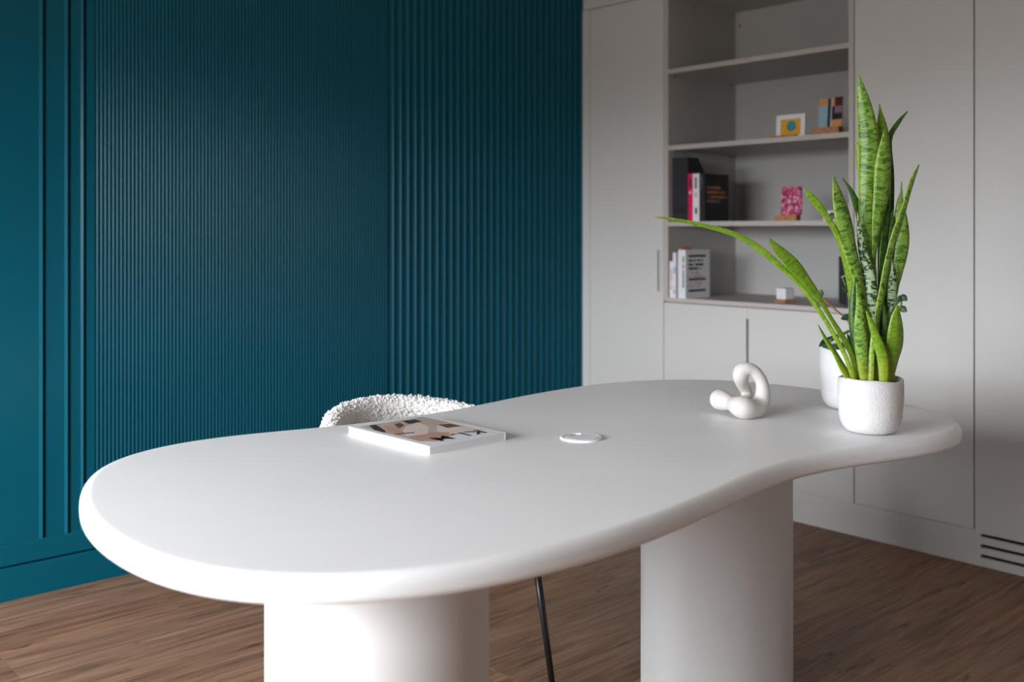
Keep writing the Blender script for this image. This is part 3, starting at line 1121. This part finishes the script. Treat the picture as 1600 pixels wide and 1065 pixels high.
def book(loc, w, h, d, cover, label, group, z_extra=0, rot=0, spine_marks=None, cover_marks=None, mats=None):
    """upright book: spine faces -x, front cover faces -y; w thickness (y), d depth (x); origin bottom centre"""
    b = empty('book', loc, rot)
    tag(b, label, 'book', group)
    t = .0022
    boxes('cover', [((-d / 2, -w / 2, 0), (d / 2, -w / 2 + t, h)), ((-d / 2, w / 2 - t, 0), (d / 2, w / 2, h)), ((-d / 2, -w / 2 + t, 0), (-d / 2 + t, w / 2 - t, h))], cover, b)
    box('page_block', (-d / 2 + t, -w / 2 + t, .002), (d / 2 - .004, w / 2 - t, h - .003), M['pages'], b)
    if spine_marks:
        print_marks('spine_print', [((-d / 2 - .0004, y0_, z0_), (-d / 2, y1_, z1_), k_) for y0_, y1_, z0_, z1_, k_ in spine_marks], mats, b)
    if cover_marks:
        print_marks('cover_print', [((x0_, -w / 2 - .0004, z0_), (x1_, -w / 2, z1_), k_) for x0_, x1_, z0_, z1_, k_ in cover_marks], mats, b)
    return b


def words(x0, x1, z0, z1, k, seed, gap=.0022):
    """an unreadable printed line: letter-sized bars"""
    r = random.Random(seed)
    out, x = [], x0
    while x < x1:
        w_ = r.uniform(.004, .0075)
        if r.random() > .14:
            out.append((x, min(x + w_, x1), z0 + r.uniform(0, .0012), z1 - r.uniform(0, .0012), k))
        x += w_ + gap * r.uniform(.5, 1)
    return out


def vwords(y0, y1, z0, z1, k, seed):
    return [(y0, y1, a, b, k) for a, b, _, _, k in words(z0, z1, y0, y1, k, seed)]


# middle shelf: magazine file and books
fb = empty('magazine_file', (.13, -.632, S2))
tag(fb, 'black card magazine file with sloping top standing beside the pink book', 'magazine file')
HF, DF, WF = .308, .215, .046
tt = .003
side = [(-.11, 0), (-.11 + DF, 0), (-.11 + DF, .13), (-.03, HF), (-.11, HF)]
for ys_ in (-WF, WF - tt):
    prism('side_panel', side, ys_, ys_ + tt, M['filebox'], fb, 'y')
spn = [(-WF + tt, 0), (WF - tt, 0), (WF - tt, HF), (-WF + tt, HF)]
prism('spine_panel', spn, -.11, -.11 + tt, M['filebox'], fb, 'x')
box('base_panel', (-.11 + tt, -WF + tt, 0), (-.11 + DF, WF - tt, tt), M['filebox'], fb)
box('label_slot', (-.1108, -.032, .045), (-.1102, .034, .066), M['blackink'], fb)
mats_b = [M['blackink'], M['ink'], M['pinkink'], M['gold'], M['greyink'], M['blue'], M['redink'], M['white']]
G2 = 'books on the middle shelf'
book((.105, -.693, S2), .026, .229, .17, M['pink'], 'hot pink book spine next to the black magazine file', G2, spine_marks=[(-.006, .004, .16, .205, 0), (-.007, .006, .13, .145, 2)], mats=mats_b)
book((.105, -.7265, S2), .038, .227, .17, M['white'], 'white book spine between the pink book and the black book', G2,
     spine_marks=[(-.006, .008, .155, .21, 4), (-.006, .006, .115, .138, 6), (-.006, .006, .035, .065, 0)], mats=mats_b)
cm = []
for i, (a_, b_, z_, k_) in enumerate(((-.075, .03, .160, 3), (-.075, .070, .138, 3), (-.075, .078, .116, 3), (-.075, .022, .096, 4))):
    cm += words(a_, b_, z_ - .006, z_ + .007, k_, 40 + i)
book((.115, -.762, S2), .030, .226, .19, M['blackbook'], 'black book with copper lettering on its cover facing the shelf opening', G2,
     spine_marks=vwords(.0, .006, .16, .215, 4, 3) + vwords(-.002, .004, .01, .14, 0, 4), cover_marks=cm, mats=mats_b)

# bottom shelf: white books
G1 = 'books on the bottom shelf'
book((.075, -.594, S1), .022, .175, .15, M['white'], 'short white book with coral spine lettering, leftmost on the bottom shelf', G1, spine_marks=vwords(-.006, .005, .04, .14, 6, 8), mats=mats_b)
book((.072, -.615, S1), .018, .218, .15, M['white'], 'white book with a light blue patch on its spine on the bottom shelf', G1, spine_marks=[(-.006, .004, .115, .148, 5)] + vwords(-.004, .004, .02, .08, 4, 12), mats=mats_b)
book((.062, -.6305, S1), .010, .241, .075, M['orange'], 'orange book whose top edge shows behind the white books', G1)
cm = [(-.072, .062, .196, .207, 1)]
for i, (a_, b_, z_, k_) in enumerate(((-.072, .040, .180, 1), (-.072, .050, .160, 1), (-.072, .025, .141, 1), (-.072, .010, .120, 2), (-.072, .040, .103, 2))):
    cm += words(a_, b_, z_ - .0055, z_ + .0065, k_, 60 + i, .0012)
cm += [(-.072, .062, .084, .095, 1)]
for i, (a_, b_, z_) in enumerate(((-.072, .035, .070), (-.072, .025, .055))):
    cm += words(a_, b_, z_ - .0045, z_ + .0055, 2, 70 + i, .0012)
cm += [(-.072, .062, .030, .041, 1)]
book((.092, -.660, S1), .044, .232, .19, M['white'], 'thick white book with dark bars on its cover on the bottom shelf', G1, spine_marks=vwords(-.014, -.004, .05, .20, 1, 21), cover_marks=cm, mats=mats_b)


def card_stand(loc, w, d, h, label, rz=0):
    s = box('card_stand', (-d / 2, -w / 2, 0), (d / 2, w / 2, h), M['wood'], None, .0015, 2, loc, (0, 0, rz))
    tag(s, label, 'stand')
    return s


# upper shelf: framed print and two art cards
pf = empty('framed_print', (.050, -1.218, S3))
tag(pf, 'white framed mustard print with a teal circle on the upper shelf', 'picture')
fw, fh, ft = .0725, .102, .010
tilt = .05
boxes('frame', [((0, -fw, 0), (ft, -fw + .022, fh)), ((0, fw - .022, 0), (ft, fw, fh)), ((0, -fw + .022, fh - .020), (ft, fw - .022, fh)), ((0, -fw + .022, 0), (ft, fw - .022, .010))], M['white'], pf, .0006)
box('print', (.002, -fw + .021, .009), (.008, fw - .021, fh - .019), M['yellow'], pf)
ob = link('circle_motif', new_mesh('circle_motif', [(.0015, .026 * math.cos(a / 40 * 2 * PI) * .95 - .004, .050 + .024 * math.sin(a / 40 * 2 * PI)) for a in range(40)], [tuple(range(40))], M['tealdot']), pf)
ob = link('dot_motif', new_mesh('dot_motif', [(.0012, .008 * math.cos(a / 20 * 2 * PI) - .014, .043 + .008 * math.sin(a / 20 * 2 * PI)) for a in range(20)], [tuple(range(20))], M['reddot']), pf)
pf.rotation_euler = (0, tilt, 0)
card_stand((.036, -1.196, S3), .125, .022, .010, 'low wooden card stand in front of the mustard print')

card_stand((.044, -1.405, S3), .124, .040, .030, 'wooden block stand holding two art cards on the upper shelf')


def art_card(name, loc, w, h, patches, label, rot):
    c = empty(name, loc)
    c.rotation_euler = rot
    tag(c, label, 'card')
    box('card', (0, -w / 2, 0), (.004, w / 2, h), M['lavender'], c)
    for i, (u0, u1, v0, v1, mt) in enumerate(patches):
        # u from image left (+y) to right (-y)
        box('printed_patch', (-.0003 - .0001 * i, w / 2 - u1 * w, v0 * h), (0, w / 2 - u0 * w, v1 * h), M[mt], c)
    return c


art_card('art_card', (.040, -1.393, S3 + .0302), .062, .124, [(0, .72, 0, .76, 'bluegrey'), (0, .72, .76, 1, 'tan'), (.68, .92, 0, 1, 'dkgreen'), (.3, .6, 0, .05, 'tan')],
         'pale blue and tan art card on the wooden block', (0, .09, 0))
art_card('art_card', (.038, -1.450, S3 + .0302), .052, .126, [(0, 1, 0, .24, 'tan'), (0, 1, .24, .46, 'blackink'), (.25, 1, .46, .70, 'mauve'), (.25, 1, .70, 1, 'maroon'), (0, .25, .70, 1, 'tan'), (.0, .25, .46, .70, 'blackink')],
         'maroon, mauve and black art card on the wooden block', (0, .07, -.12))

# middle shelf: floral print on a wooden stand, small white card
card_stand((.040, -1.210, S2), .112, .036, .026, 'wooden block stand under the pink floral print')
fp = box('floral_print', (0, -.051, 0), (.006, .051, .124), M['floral'], None, .0005, 1, (.040, -1.228, S2 + .0262), (0, .06, 0))
tag(fp, 'small pink and red floral print on the middle shelf', 'picture')
wc = empty('small_card', (.05, -1.415, S2))
tag(wc, 'little white card with a black round mark near the bookcase edge', 'card')
box('card', (0, -.034, 0), (.014, .034, .042), M['white'], wc, .001)
link('round_mark', new_mesh('round_mark', [(-.0006, -.008 + .016 * math.cos(a / 28 * 2 * PI), .019 + .016 * math.sin(a / 28 * 2 * PI)) for a in range(28)], [tuple(range(28))], M['blackink']), wc)
link('inner_mark', new_mesh('inner_mark', [(-.0010, -.008 + .007 * math.cos(a / 20 * 2 * PI), .016 + .007 * math.sin(a / 20 * 2 * PI)) for a in range(20)], [tuple(range(20))], M['greyink']), wc)

# bottom shelf: little white block on a wood base, black panel
bl = empty('desk_block', (.125, -1.145, S1), -.22)
tag(bl, 'small white cube on a wooden base on the bottom shelf', 'ornament')
box('wood_base', (-.036, -.034, 0), (.036, .034, .013), M['wood'], bl, .002)
box('cube', (-.030, -.029, .013), (.030, .029, .066), M['white'], bl, .008, 3)
tb = empty('black_panel', (.215, -1.385, S1))
tag(tb, 'upright black panel behind the plant leaves on the bottom shelf', 'panel')
tb.rotation_euler = (0, 0, 0)
ang = math.atan2(-.166, -.224)
box('panel_body', (-.135, -.008, 0), (.135, .008, .208), M['filebox'], tb, .003, 2, None, (0, 0, ang))
